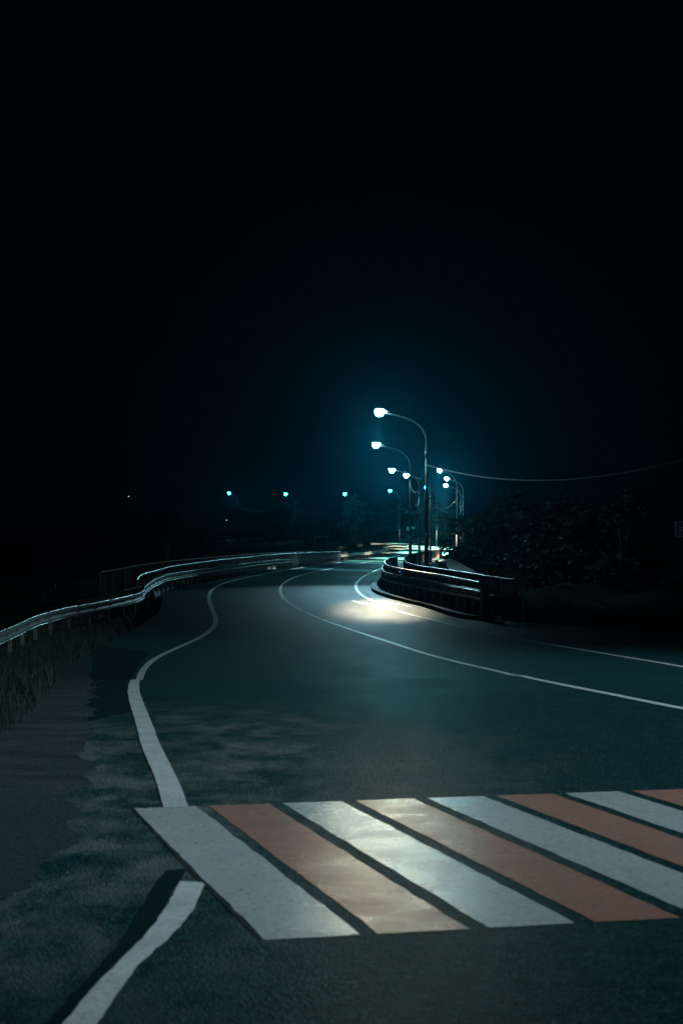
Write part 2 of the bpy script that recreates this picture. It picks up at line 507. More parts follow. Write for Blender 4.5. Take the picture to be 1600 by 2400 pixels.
marking([(826, 1409), (850, 1415.4), (889, 1424), (920, 1431.5)], .13, M['line'], 'lane_dash', off=.009)
marking([(909, 1413), (934, 1417.5), (972, 1424.5)], .13, M['line'], 'lane_dash', off=.009)
marking([(1098, 1468.5), (1116, 1472.5), (1133, 1477)], .12, M['line'], 'lane_dash', off=.009)
marking([(1152, 1481), (1187, 1487), (1221, 1493)], .12, M['line'], 'lane_dash', off=.009)

def poly_strip(left, right, name, material, off, n=40, jit=.0, label=None):
    A = resample([hit(*p)[:2] for p in left], .05); B = resample([hit(*p)[:2] for p in right], .05)
    ia = np.linspace(0, len(A)-1, n); ib = np.linspace(0, len(B)-1, n)
    A = np.stack([np.interp(ia, np.arange(len(A)), A[:, k]) for k in (0, 1)], 1); B = np.stack([np.interp(ib, np.arange(len(B)), B[:, k]) for k in (0, 1)], 1)
    m_ = 5; V = []; Fc = []
    for i in range(n):
        ja, jb = random.uniform(-jit, jit), random.uniform(-jit, jit)
        for k in range(m_):
            q = A[i]*(1 - k/(m_-1)) + B[i]*k/(m_-1)
            x = q[0] + (ja if k == 0 else jb if k == m_-1 else 0); y = q[1] + ((ja if i % 2 else jb)*.5 if k in (0, m_-1) else 0)
            V.append((x, y, drape(x, y, off)))
    for i in range(n-1):
        for k in range(m_-1): Fc.append((i*m_+k, i*m_+k+1, (i+1)*m_+k+1, (i+1)*m_+k))
    o = MB().add(V, Fc).build(name, material, road)
    if label: o['label'] = label
    return o

# the crossing: parallel slanting stripes, white and orange by turns
P0 = hit(312, 1897)[:2]; Nv = hit(618, 2203)[:2]
far_l = [hit(*p)[:2] for p in ((312, 1897), (487, 1888), (661, 1883), (835, 1876), (1001.5, 1870), (1160, 1866), (1323, 1860))]
near_l = [hit(*p)[:2] for p in ((618, 2203), (879, 2190), (1152, 2174), (1399, 2163))]
kf = np.polyfit(range(7), np.array(far_l), 1); kn = np.polyfit(range(4), np.array(near_l), 1)
STEP_F, ORG_F = kf[0], kf[1]; STEP_N, ORG_N = (kn[0] + kf[0]*2)/3, None
ORG_N = np.mean([near_l[i] - i*STEP_N for i in range(4)], 0)
GAP = .092
for i in range(15):
    a0 = ORG_F + STEP_F*i; a1 = ORG_N + STEP_N*i
    w = 1 - GAP/np.linalg.norm(STEP_F) if i else .84
    b0 = a0 + STEP_F*w; b1 = a1 + STEP_N*w
    n, m_ = 26, 4; V = []; Fc = []
    for r in range(n):
        t_ = r/(n-1)
        for k in range(m_):
            u = k/(m_-1)
            q = (a0*(1-t_) + a1*t_)*(1-u) + (b0*(1-t_) + b1*t_)*u
            j = .006 if (k in (0, m_-1) or r in (0, n-1)) else 0
            x = q[0] + random.uniform(-j, j); y = q[1] + random.uniform(-j, j)
            V.append((x, y, drape(x, y, .0022)))
    for r in range(n-1):
        for k in range(m_-1): Fc.append((r*m_+k, (r+1)*m_+k, (r+1)*m_+k+1, r*m_+k+1))
    o = MB().add(V, Fc).build('crossing_stripe', M['orange' if i % 2 else 'white'], road)
    o['label'] = 'worn orange stripe of the pedestrian crossing' if i % 2 else 'worn white stripe of the pedestrian crossing'
# dark joint along the first stripe
poly_strip([(306, 1893), (455, 2050), (612, 2206)], [(312, 1893), (461, 2049), (618, 2203)], 'crack', M['tar'], .0035, 30, .004)
# old line blacked out, and the white line turning off to the left beside it
edge_mid = [(423, 2066), (400, 2105), (377, 2146), (331, 2202), (260, 2273), (148, 2400), (20, 2560)]
poly_strip([(392, 2040), (367, 2069), (337, 2120), (286, 2202), (214, 2284), (110, 2400), (-30, 2560)], [(441, 2036)] + [(a-2, c) for a, c in edge_mid], 'blackened_line', M['fresh'], .002, 40, .006, 'blacked out strip beside the turning white line')
poly_strip(edge_mid, [(482, 2069), (469, 2100), (444, 2146), (393, 2202), (326, 2263), (230, 2400), (100, 2560)], 'edge_line', M['line'], .0026, 40, .005, 'broad white line turning off at the lower left')
# darker repair patch between the shoulder and the line
poly_strip([(222, 1512), (218, 1570), (213, 1640), (213, 1690)], [(356, 1528), (312, 1580), (298, 1625), (310, 1668)], 'repair_patch', M['fresh'], .0045, 44, .02, 'dark asphalt patch left of the edge line')

# dirt shoulder with a ragged edge, left of the asphalt
sh_edge = [(-160, 2300), (-20, 2170), (70, 2080), (130, 2000), (168, 1925), (190, 1860), (205, 1760), (213, 1680), (217, 1600), (224, 1510), (300, 1470), (330, 1430)]
E = resample([hit(*p)[:2] for p in sh_edge], .08)
V = []; Fc = []; nc = 9
for i, (x, y) in enumerate(E):
    x += .05*math.sin(y*2.1) + .04*math.sin(y*5.3 + 1) + random.uniform(-.025, .025)
    xl = float(XL(y)) - .6
    for k in range(nc):
        u = k/(nc-1); xx = x*(1-u) + min(xl, x - 3)*u
        V.append((xx, y, float(road_z(xx, y)) + .0035 + .00015*max(y, 0) + .02*min(1, u*2)))
for i in range(len(E)-1):
    for k in range(nc-1): Fc.append((i*nc+k, i*nc+k+1, (i+1)*nc+k+1, (i+1)*nc+k))
tag(MB().add(V, Fc).build('dirt_shoulder', M['dirt']), kind='structure')

mb = MB()
for i in range(2600):
    q = E[random.randrange(len(E))]; x = q[0] - abs(random.gauss(0, .45)) + random.gauss(0, .10); y = q[1] + random.uniform(-.1, .1)
    s_ = random.uniform(.003, .010) if y < 25 else random.uniform(.006, .02); z = float(road_z(x, y)) + .006
    r_ = random.uniform(0, 6.28); ca, sa = math.cos(r_)*s_, math.sin(r_)*s_
    mb.add([(x+ca, y+sa, z), (x-sa, y+ca, z), (x-ca*.8, y-sa*.9, z), (x+sa, y-ca, z), (x+ca*.2, y, z+s_*.8)], [(0, 1, 4), (1, 2, 4), (2, 3, 4), (3, 0, 4)])
tag(mb.build('shoulder_gravel', M['dirt']), kind='stuff')

# pale chips standing in for glints on the carriageway
mb = MB()
for i in range(260):
    px = random.gauss(1080, 230) if i < 330 else random.uniform(300, 1560); py = random.gauss(1785, 45) if i < 330 else random.uniform(1600, 2380)
    if py > 1850 and i < 330: continue
    p = hit(px, py)
    s = random.uniform(.003, .0075)
    mb.add([p + np.array(q)*s for q in ((-1, -.6, 0), (1, -.8, 0), (.3, 1, 0), (0, 0, 1.1))], [(0, 1, 3), (1, 2, 3), (2, 0, 3)])
tag(mb.build('glint_chips', M['chip']), kind='stuff')

# kerbs
def kerb(pts, width, height, name):
    c = resample(pts, 1.0); sd = sides(c)
    mb = MB().extrude(c, sd, [(-width/2, -.1), (-width/2, height), (width/2, height), (width/2, -.1)])
    return mb
root = tag(thing('kerb', hit(400, 1372), 'pale concrete kerb under the left guardrail', 'kerb'), kind='structure')
kp = [hit(*p) for p in ((352, 1396), (372, 1384), (400, 1373), (440, 1361), (480, 1352), (560, 1339), (642, 1331))]
c = resample(kp, .5); n = 3
for i in range(0, len(c) - n, n):
    seg = c[i:i+n+1].copy(); d_ = seg[-1] - seg[0]; seg[-1] -= d_/np.linalg.norm(d_)*.03
    MB().extrude(seg, sides(seg), [(-.22, -.1), (-.22, .13), (.2, .13), (.24, -.1)]).build('kerbstone', M['concrete'], root, None).location = tuple(-np.array(root.location))
root = tag(thing('kerb', hit(940, 1392), 'raised concrete kerb below the right guardrail', 'kerb'), kind='structure')
kp = [np.array((p[0] - .55, p[1], p[2] - 1.25)) for p in rt[:9]]
kp = [np.array((kp[0][0] + .9, kp[0][1] - 3, kp[0][2]))] + kp
c = resample(kp, .5)
for i in range(0, len(c) - n, n):
    seg = c[i:i+n+1].copy(); d_ = seg[-1] - seg[0]; seg[-1] -= d_/np.linalg.norm(d_)*.03
    MB().extrude(seg, sides(seg), [(-.13, -.15), (-.13, .15), (.13, .16), (.13, -.15)]).build('kerbstone', M['concrete'], root, None).location = tuple(-np.array(root.location))

# gravel path down the slope behind the red railing
gp = []
A = [at(1040, 1309, 128), at(1046, 1322, 112), at(1053, 1338, 98)]; B = [at(1056, 1309, 128), at(1085, 1324, 112), at(1122, 1345, 98)]
V = []; Fc = []
for i in range(9):
    t_ = i/8*2; k = min(int(t_), 1); u = t_ - k
    a_ = A[k]*(1-u) + A[k+1]*u; b_ = B[k]*(1-u) + B[k+1]*u
    for j in range(7):
        q = a_*(1-j/6) + b_*j/6
        V.append((q[0], q[1], q[2] + random.uniform(-.05, .05)))
for i in range(8):
    for j in range(6): Fc.append((i*7+j, i*7+j+1, (i+1)*7+j+1, (i+1)*7+j))
for j in range(7):                                            # bank under the path
    pass
tag(MB().add(V, Fc).build('path', M['gravel']), kind='structure')

# ------------------------------------------------------------------ guardrails and railings
def rel(mb, root): mb.v = [tuple(np.array(p) - np.array(root.location)) for p in mb.v]; return mb
W_PROF = [(0.0, -.155), (.055, -.125), (.055, -.07), (.0, -.02), (.0, .02), (.055, .07), (.055, .125), (0, .155),
          (-.012, .155), (.043, .12), (.043, .075), (-.012, .025), (-.012, -.025), (.043, -.075), (.043, -.12), (-.012, -.155)]
def beam_run(root, path, seg_len, side, name='beam', sc=1.0, face='dull'):
    c = resample(path, .33); sd = sides(c); k = max(2, int(seg_len/.33))
    prof = [(side*o*sc, h*sc) for o, h in W_PROF]
    for i in range(0, len(c) - 1, k):
        j = min(i + k, len(c) - 1)
        seg = c[i:j+1].copy()
        d_ = seg[-1] - seg[0]; seg[-1] = seg[-1] - d_/(np.linalg.norm(d_)+1e-6)*.05
        seg = seg + np.array((0, 0, random.uniform(-.012, .012)))
        bo_ = rel(MB().extrude(seg, sd[i:j+1], prof), root).build(name, M[face], root)
        for h_ in (.155, -.155):                     # rolled edges, thickened and coloured brighter than the face for lamp light
            rel(MB().tube([p + np.array((q[0]*side*.02, q[1]*side*.02, h_*sc)) for p, q in zip(seg, sd[i:j+1])], .024*sc, 6), root).build('edge', M['bright' if face == 'steel' else 'steel'], bo_)
        for q in range(1, len(seg) - 1, 6):          # splice bolts
            rel(MB().box(seg[q] + np.array((sd[i+q][0]*side*.02, sd[i+q][1]*side*.02, 0)), (.09, .09, .05)), root).build('bolt', M['polebase'], bo_)
def posts_run(root, path, step, h0, h1, name='post', off=0, w=.09):
    c = resample(path, step); sd = sides(c)
    for p, s in zip(c, sd):
        x, y = p[0] + s[0]*off, p[1] + s[1]*off
        rel(MB().box((x, y, p[2] + (h0+h1)/2), (w, w*1.3, h1-h0), math.atan2(s[1], s[0])), root).build(name, M['dull'], root)
        # distance plate behind the beam
def tube_run(root, path, r, seg_len, gap, name='rail_tube', material='steel'):
    c = resample(path, .25); k = max(1, int(round(seg_len/.25)))
    for i in range(0, len(c) - 1, k):
        j = min(i+k, len(c)-1)
        if j - i < 1: continue
        seg = c[i:j+1].copy(); d_ = seg[-1] - seg[-2]; seg[-1] = seg[-1] - d_*min(gap/.25, .8)
        rel(MB().tube(seg, r, 7), root).build(name, M[material], root)

# left guardrail: W-beam all the way, a handrail tube above it from the bridge end on
lbase = [p - np.array((0, 0, .75)) for p in lb]
gl = thing('guardrail', lbase[1], 'galvanised guardrail winding along the left side of the road', 'guardrail')
beam_run(gl, [p + np.array((0, 0, .595)) for p in lbase], 4.0, 1)
posts_run(gl, lbase[:8], 2.4, -.15, .72, off=-.09)
posts_run(gl, lbase[7:], 2.4, -.15, 1.02, off=-.09)
tub = [at(320, 1363, 71), at(323, 1355.5, 71.5), at(330, 1348.5, 72.5), at(352, 1341, 75), at(378.6, 1334, 79), at(401, 1328, 85), at(512, 1313, 104), at(580, 1306, 115), at(646, 1299.5, 126), at(710, 1296, 146), at(797, 1292.8, 188)]
tube_run(gl, tub, .045, 3.0, .03)
# balusters between beam and tube
cb = resample(tub[3:], .45); mb = MB()
for p in cb: mb.box((p[0], p[1], p[2] - .5), (.03, .03, .95))
tag(rel(mb, gl).build('balusters', M['dull'], gl), kind='stuff')

# solid-looking pedestrian railing behind it
pr = [at(232, 1341.5, 77.5), at(249, 1339.5, 79), at(347, 1322, 88), at(512, 1305, 108), at(646, 1295.7, 140), at(736, 1292.6, 188)]
gp_ = thing('pedestrian_railing', pr[0] - np.array((0, 0, 1.25)), 'reddish brown bridge railing behind the left guardrail', 'railing')
c = resample(pr, .5)
c[0][2] -= .18
tube_run(gp_, list(c[::1]), .035, 3.0, .02, 'handrail', 'red')
mb = MB(); c2 = resample(pr, .13)
for p in c2: mb.box((p[0], p[1], p[2] - .62), (.035, .035, 1.15))
tag(rel(mb, gp_).build('balusters', M['red'], gp_), kind='stuff')
for p in resample(pr, 2.5): rel(MB().box((p[0], p[1], p[2] - .68), (.1, .1, 1.3)), gp_).build('post', M['red'], gp_)
rel(MB().tube(resample([p - np.array((0, 0, 1.08)) for p in pr], 1.0), .03, 6), gp_).build('bottom_rail', M['red'], gp_)

# right guardrail round the inside of the bend
rbase = [p - np.array((0, 0, 1.25)) for p in rt]
gr = thing('guardrail', rbase[0], 'steel guardrail round the inside of the bend on the right', 'guardrail')
tube_run(gr, rt[:8], .065, .75, .06, 'rail_tube', 'bright')
tube_run(gr, rt[7:], .05, 3.0, .05)
bm = [p + np.array((-.12, 0, .80)) for p in rbase[:9]]
bm[0] = at(1118, 1393.5, 61); bm = [at(1127, 1396, 60.3)] + bm
beam_run(gr, bm, 4.0, -1, sc=1.15, face='steel')
posts_run(gr, rbase[:9], 1.5, -.1, 1.23)
cb = resample(rt[3:8], .5); mb = MB()
for p in cb: mb.box((p[0], p[1], p[2] - .42), (.028, .028, .8))
tag(rel(mb, gr).build('balusters', M['dull'], gr), kind='stuff')
# separate short end piece
ep = [at(1148, 1397.5, 59.3), at(1165, 1398.3, 58.8), at(1193, 1399.4, 58.2), at(1222, 1401.5, 57.5)]
ge = thing('guardrail', ep[0] - np.array((0, 0, .75)), 'short detached guardrail end piece right of the bend', 'guardrail')
beam_run(ge, [p - np.array((0, 0, .1)) for p in ep], 2.0, -1)
tube_run(ge, ep[:3], .06, 1.0, .03, 'rail_tube', 'bright')
posts_run(ge, [p - np.array((0, 0, .78)) for p in ep], 1.5, -.15, .7)

# red-brown railing of the inner footway
gi = thing('pedestrian_railing', ir[0] - np.array((0, 0, 1.25)), 'red brown footway railing looping behind the right guardrail', 'railing')
tube_run(gi, resample(ir, .5), .045, 3.0, .02, 'handrail', 'steel')
mb = MB()
for p in resample(ir, .18): mb.box((p[0], p[1], p[2] - .6), (.028, .028, 1.15))
tag(rel(mb, gi).build('balusters', M['red'], gi), kind='stuff')
for p in resample(ir, 2.5): rel(MB().box((p[0], p[1], p[2] - .7), (.1, .1, 1.36)), gi).build('post', M['red'], gi)
rel(MB().tube(resample([p - np.array((0, 0, 1.1)) for p in ir], 1.0), .03, 6), gi).build('bottom_rail', M['red'], gi)
# cladding sheets on the tightest part of the loop
c = resample(ir[3:8], 1.25)
for i in range(len(c)-1):
    a_, b_ = c[i], c[i+1]; e = (b_-a_)/np.linalg.norm(b_-a_)*.02
    seg = np.array([a_+e, b_-e]); sd = sides(seg)
    rel(MB().extrude(seg, sd, [(.05, -1.05), (.05, -.12), (.062, -.12), (.062, -1.05)]), gi).build('panel', M['red'], gi)

# far guardrail beyond the lit road
fr = [at(1046, 1273.5, 308), at(1020, 1270.5, 318), at(990, 1267, 331), at(952, 1264, 350), at(925, 1262.8, 362)]
gf = thing('guardrail', fr[0] - np.array((0, 0, .75)), 'pale guardrail beyond the brightly lit far road', 'guardrail')
beam_run(gf, [p - np.array((0, 0, .18)) for p in fr], 4.0, -1, sc=1.3)
posts_run(gf, [p - np.array((0, 0, .75)) for p in fr], 3.0, -.4, .7)

# ------------------------------------------------------------------ street lamps
ARM = [(0, 7.5), (0, 8.1), (.01, 8.55), (.13, 8.9), (.36, 9.23), (.7, 9.5), (1.07, 9.69), (1.73, 9.88), (2.35, 10.02), (2.62, 10.06)]
def make_lamp(loc, rz, label, glow, hs=1.0, group='street lamps along the bend', lens_scale=1.0, arm_len=1.0, beams=()):
    r = thing('street_lamp', loc, label, 'street lamp', group, rz)
    MB().tube([(0, 0, -.9), (0, 0, 2.75*hs), (0, 0, 2.85*hs)], [.135, .125, .10], 10).build('pole_base', M['polebase'], r)
    MB().tube([(0, 0, 2.85*hs), (0, 0, 7.6*hs)], [.098, .075], 10).build('pole', M['pole'], r)
    MB().tube([(0, 0, 7.35*hs), (0, 0, 7.8*hs)], [.105, .105], 10).build('collar', M['pole'], r)
    arm = resample([(-a*arm_len, 0, h*hs) for a, h in ARM], .15)
    MB().tube(arm, [.052 - .016*i/len(arm) for i in range(len(arm))], 8).build('arm', M['pole'], r)
    hx, hz = -2.92*arm_len, 10.12*hs
    sc = lens_scale
    n, k = 14, 7; V = []; Fc = []
    # housing: upper shell with a rim
    hd = MB()
    for i in range(k):
        a_ = math.pi/2*i/(k-1)
        for q in range(n):
            th = 2*math.pi*q/n
            V.append((hx + .30*math.cos(a_)*math.cos(th), .22*math.cos(a_)*math.sin(th), hz + .05 + .11*math.sin(a_)))
    for i in range(k-1):
        for q in range(n): Fc.append((i*n+q, i*n+(q+1) % n, (i+1)*n+(q+1) % n, (i+1)*n+q))
    hd.add(V, Fc, True)
    hd.tube([(hx + .3, 0, hz + .09), (hx + .62, 0, hz + .0)], [.06, .045], 8)
    head = hd.build('lamp_head', M['pole'], r)
    V = []; Fc = []
    for i in range(k):
        a_ = -math.pi/2 + (math.pi/2 + .25)*i/(k-1)
        for q in range(n):
            th = 2*math.pi*q/n
            V.append((hx + .27*sc*math.cos(a_)*math.cos(th), .22*sc*math.cos(a_)*math.sin(th), hz + .05 + .33*sc*math.sin(a_)))
    for i in range(k-1):
        for q in range(n): Fc.append((i*n+q, i*n+(q+1) % n, (i+1)*n+(q+1) % n, (i+1)*n+q))
    MB().add(V, Fc, True).build('lens', glow, head)
    for beam in beams:                                           # spots added to the lamp: power, colour, aim in the world, cone
        power, rgb, aim, cone, blend = beam
        ld = bpy.data.lights.new('lamp_beam', 'SPOT'); ld.energy = power; ld.color = rgb
        ld.spot_size = math.radians(cone); ld.spot_blend = blend; ld.shadow_soft_size = .15
        lo = bpy.data.objects.new('lamp_beam', ld); COL.objects.link(lo); lo.parent = r
        p = np.array((hx, 0, hz - .42*sc)); lo.location = p
        w = np.array(aim) - np.array(r.location); ca, sa = math.cos(-rz), math.sin(-rz)
        loc_aim = np.array((w[0]*ca - w[1]*sa, w[0]*sa + w[1]*ca, w[2]))
        from mathutils import Vector
        lo.rotation_euler = Vector(loc_aim - p).to_track_quat('-Z', 'Y').to_euler()
    return r

# (head x, head y, pole x, first guess of depth, label, glow)
LAMPS = [
 (889, 964, 999, 107, 'nearest and highest street lamp with the biggest warm white glare', 'warm'),
 (881, 1041, 961, 147, 'second street lamp, just below and left of the highest glare', 'cool'),
 (918, 1101, 982, 181, 'street lamp glowing between the second pole and the second lamp', 'cool'),
 (952, 1113, 1008, 207, 'street lamp whose light touches the second pole from the left', 'cool'),
 (1028, 1103, 1070, 240, 'upper one of the three lamps right of the highest pole', 'cool'),
 (1045, 1122, 1085, 270, 'rightmost lit street lamp, the middle of three stacked lights', 'cool'),
 (1043, 1138, 1079, 300, 'lowest of the three stacked lights right of the highest pole', 'cool'),
 (997, 1143, 1023, 332, 'small street lamp shining right behind the highest pole', 'farlight'),
 (913, 1150, 936, 364, 'far street lamp left of the tall poles, above the two small signs', 'farlight'),
 (808, 1158, 833, 400, 'far street lamp above the pale bare tree', 'farlight'),
 (670, 1158, 692, 436, 'middle one of the three lone street lamps on the left', 'farlight'),
 (538, 1156, 558, 472, 'leftmost street lamp far off in the dark', 'farlight')]
bases = []
BEAM = [0, 9000, 20000, 70000, 420000, 560000, 560000, 420000, 110000, 800, 800, 800]
for hx, hy, px, d0, label, glow in LAMPS:
    d = d0
    a_, b_ = ray(px, hy)
    for _ in range(30):                                   # depth at which a 10.1 m lamp reaches that height
        x = ray(px, hy)[0]*d
        need = EYE + ray(hx, hy)[1]*d - 10.15 - float(zR(d))
        d -= need / (ray(hx, hy)[1] - .02) * .5
        d = min(max(d, d0*.93), d0*1.07)
    x = ray(px, 1300)[0]*d
    z = float(zR(d)) - .1
    hs = (EYE + ray(hx, hy)[1]*d - z) / 10.15
    span = (px - hx)/F*d; c_ = min(1.0, span/2.92); al = max(1.0, span/2.92)
    if c_ < .999 and d0 < 240: c_, al = 1.0, span/2.92
    rz = math.acos(c_)
    if c_ < 1: x_ = x
    k = len(bases)
    tl = 5.2
    under = (x - tl*math.cos(rz), d - tl*math.sin(rz), z)
    beam = [(20000, (1.0, .82, .50), (1.75, 68.5, -.3), 8.0, 1.0), (8000, (.42, .82, 1.0), (-1.2, 81, 0), 38, 1.0), (4000, (1.0, .76, .40), (.42, 9.6, 0), 1.15, 1.0)] if k == 0 else [(BEAM[k], (.66, .92, 1.0) if k < 3 else (1.0, .88, .66), under, 74, .7)]  # nearest lamp: added spots for road pool, lane sheen and crossing glint
    make_lamp((x, d, z), rz, label, M[glow], hs, lens_scale=1.0 if d0 < 150 else 1.0 + (d0-150)*.0012, arm_len=al, beams=beam)
    bases.append((np.array((x, d, z)), hs))
    print('lamp', round(x, 1), round(d, 1), round(z, 2), 'hs', round(hs, 3), 'c', round(c_, 2), 'al', round(al, 2))
# unseen lamp added on the left to light the crossing
make_lamp((-8.6, 4.5, 0), math.pi, 'unseen street lamp added left of the crossing to light it', M['near'], .86, beams=[(760, (.74, .90, 1.0), (-.2, 10.5, 0), 90, 1.0)])
# second unseen lamp, added on the right to light the near carriageway
make_lamp((33, 18, float(ground_z(33, 18))), 0.0, 'unseen street lamp added far right to light the near road', M['near2'], .95, beams=[(48000, (.62, .90, 1.0), (-1.0, 24.5, -.3), 74, .55)])

def sag_cable(a, c, sag, r, label):
    pts = []
    for i in range(33):
        u = i/32
        p = a*(1-u) + c*u; p = p - np.array((0, 0, 4*sag*u*(1-u)))
        pts.append(p)
    rt_ = (a + c)/2
    o = MB().tube(pts, r, 6).build('cable', M['cable'], None, tuple(a))
    return tag(o, label, 'cable', 'cables slung between the poles')
att = [b_ + np.array((0, 0, 6.95*h)) for b_, h in bases]
P_OUT = np.array((17.3, 75, float(zR(75)) - .3))
names = ['sagging cable from the highest pole to the second pole', 'cable from the second pole to the third pole', 'cable from the third pole to the fourth pole',
         'cable hanging from the fourth pole to the lamps on the right', 'cable between the two upper stacked lamps on the right', 'cable between the two lower stacked lamps on the right',
         'bright cable loop right of the tall poles', 'cable crossing low behind the tall poles', 'cable sagging right of the pale bare tree', 'cable from the pale tree to the middle far lamp', 'cable between the two leftmost street lamps']
for i in range(11):
    sag_cable(att[i], att[i+1], 1.1 if i < 3 else 1.0, .034 if i < 3 else .04 + .008*(i > 6), names[i])
up = thing('utility_pole', P_OUT, 'plain pole holding the long cable at the right edge', 'pole')
MB().tube([(0, 0, -.5), (0, 0, 8.2)], [.14, .09], 10).build('pole', M['pole'], up)
MB().box((0, 0, 7.1), (.3, .12, .12)).build('bracket', M['dull'], up)
# the thick twisted cable: two strands wound round each other
a_, c_ = att[0], P_OUT + np.array((0, 0, 7.1)); L = np.linalg.norm(c_-a_)
o = None; root = thing('cable', a_, 'long twisted cable running from the highest pole out to the right', 'cable', 'cables slung between the poles')
for ph in (0, math.pi):
    pts = []
    for i in range(241):
        u = i/240; p = a_*(1-u) + c_*u - np.array((0, 0, 4*1.25*u*(1-u)))
        th = ph + u*L*5.5
        pts.append(p + np.array((0, .024*math.cos(th), .024*math.sin(th))))
    rel(MB().tube(pts, .022, 5), root).build('strand', M['cable'], root)

# ------------------------------------------------------------------ signs and small things
psx = at(1598, 1240, 70)
sg = thing('parking_sign', (psx[0], psx[1], float(ground_z(psx[0], psx[1]))), 'blue square parking sign cut by the right edge of the picture', 'sign')
hz = psx[2] - sg.location.z
MB().tube([(0, .06, -.3), (0, .06, hz + .2)], .035, 8).build('post', M['dull'], sg)
MB().box((0, 0, hz), (.63, .03, .63)).build('plate', M['blue'], sg)
bo = MB()
for dx, dz, sx, sz in ((0, .295, .60, .03), (0, -.295, .60, .03), (-.285, 0, .03, .56), (.285, 0, .03, .56)): bo.box((dx, -.018, hz + dz), (sx, .006, sz))
bo.build('border', M['signwhite'], sg)
lp = MB(); lp.box((-.10, -.018, hz - .08), (.045, .006, .32))
arc = [(-.078, .08)] + [(.03 + .072*math.cos(q), .008 + .072*math.sin(q)) for q in np.linspace(math.pi/2, -math.pi/2, 9)] + [(-.078, -.064)]
ins = [(-.078, .045)] + [(.03 + .037*math.cos(q), .008 + .037*math.sin(q)) for q in np.linspace(math.pi/2, -math.pi/2, 9)] + [(-.078, -.029)]
V = [(x_, -.0185, hz + z_) for x_, z_ in arc] + [(x_, -.0185, hz + z_) for x_, z_ in ins]; k = len(arc)
lp.add(V, [(i, i+1, k+i+1, k+i) for i in range(k-1)])
lp.build('letter', M['signwhite'], sg)

for (px, py, d, w, h, rot, label) in ((955.5, 1239, 344, .62, .85, .12, 'small tilted pale sign left of its twin, on the far verge'), (968, 1237, 344, .72, .46, 0, 'small wide pale sign right of its twin, on the far verge')):
    p = at(px, py, d); g = p[2] - 2.2
    s_ = thing('road_sign', (p[0], p[1], g), label, 'sign', 'small signs on the far verge')
    MB().tube([(0, .06, -.5), (0, .06, 2.3)], .045, 6).build('post', M['signgrey'], s_)
    pl = MB().box((0, 0, 0), (w, .04, h)).build('plate', M['signwhite'], s_); pl.location = (0, 0, 2.2); pl.rotation_euler = (0, rot, 0)
p = at(862, 1251, 372)
s_ = thing('notice_board', (p[0], p[1], p[2] - 1.4), 'pale board on two posts beside the far road', 'board')
MB().box((-.2, 0, 1.35), (1.15, .05, .95)).build('panel', M['signgrey'], s_)
for q in (-.75, .48): MB().tube([(q, 0, -.4), (q, 0, 1.9)], .05, 6).build('post', M['dull'], s_)

p = hit(869.5, 1409)  # bright spot on the lane, built as a stud with added glow
s_ = thing('glow_stud', p, 'bright spot built as a stud with added white glow on the lane line', 'road stud')
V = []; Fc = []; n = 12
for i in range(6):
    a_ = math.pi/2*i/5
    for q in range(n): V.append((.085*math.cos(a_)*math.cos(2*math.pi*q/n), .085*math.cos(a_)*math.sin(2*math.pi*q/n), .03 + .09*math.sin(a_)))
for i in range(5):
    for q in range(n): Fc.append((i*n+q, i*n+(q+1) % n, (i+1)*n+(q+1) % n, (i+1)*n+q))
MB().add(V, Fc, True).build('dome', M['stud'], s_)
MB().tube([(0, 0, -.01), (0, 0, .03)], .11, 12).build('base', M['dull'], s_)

def handrail(pts, post_at, label):
    b_ = pts[1]; g = float(ground_z(b_[0], b_[1]))
    r = thing('stair_handrail', (b_[0], b_[1], g), label, 'handrail')
    rel(MB().tube(resample(pts, .2), .03, 6), r).build('rail', M['dull'], r)
    for q in post_at:
        rel(MB().tube([(q[0], q[1], q[2]), (q[0], q[1], q[2] - 1.15)], .03, 6), r).build('post', M['dull'], r)
handrail([at(94, 1394, 78), at(130, 1366.5, 74), at(143, 1364, 74), at(150, 1369, 74), at(150, 1374, 74)], [at(130, 1366.5, 74), at(100, 1389, 77)], 'thin handrail of a stair down the left bank')
handrail([at(1305, 1380, 70), at(1312, 1375.5, 70), at(1322, 1374.5, 70), at(1385, 1402, 72), at(1448, 1432, 74)], [at(1330, 1378, 70), at(1400, 1409, 73)], 'thin handrail of a stair down the right bank')

# small shelter beyond the left guardrail
p = at(752, 1258, 245); g = p[2] - 2.2
s_ = thing('bus_shelter', (p[0], p[1], g), 'small flat roofed shelter in the dark beyond the left guardrail', 'shelter')
MB().box((0, 0, 2.2), (2.1, 1.3, .12)).build('roof', M['dull'], s_)
for q in (-.9, .9): MB().box((q, 0, .8), (.08, .08, 2.7)).build('post', M['dull'], s_)
MB().box((0, .3, .35), (1.6, .4, .06)).build('bench', M['polebase'], s_)

# two pinpricks of light in the dark on the left
for px, py, d, label in ((302, 1164, 700, 'tiny pinprick of light high up at the far left'), (531, 1220, 620, 'tiny pinprick of light below the leftmost street lamp')):
    p = at(px, py, d); g = float(ground_z(p[0], p[1]))
    s_ = thing('distant_light', (p[0], p[1], g), label, 'light', 'tiny lights in the dark')
    MB().tube([(0, 0, 0), (0, 0, p[2] - g)], .08, 6).build('pole', M['polebase'], s_)
    MB().tube([(-.2, 0, p[2] - g), (.2, 0, p[2] - g + .16)], [.16, .12], 6).build('lens', M['speck'], s_)

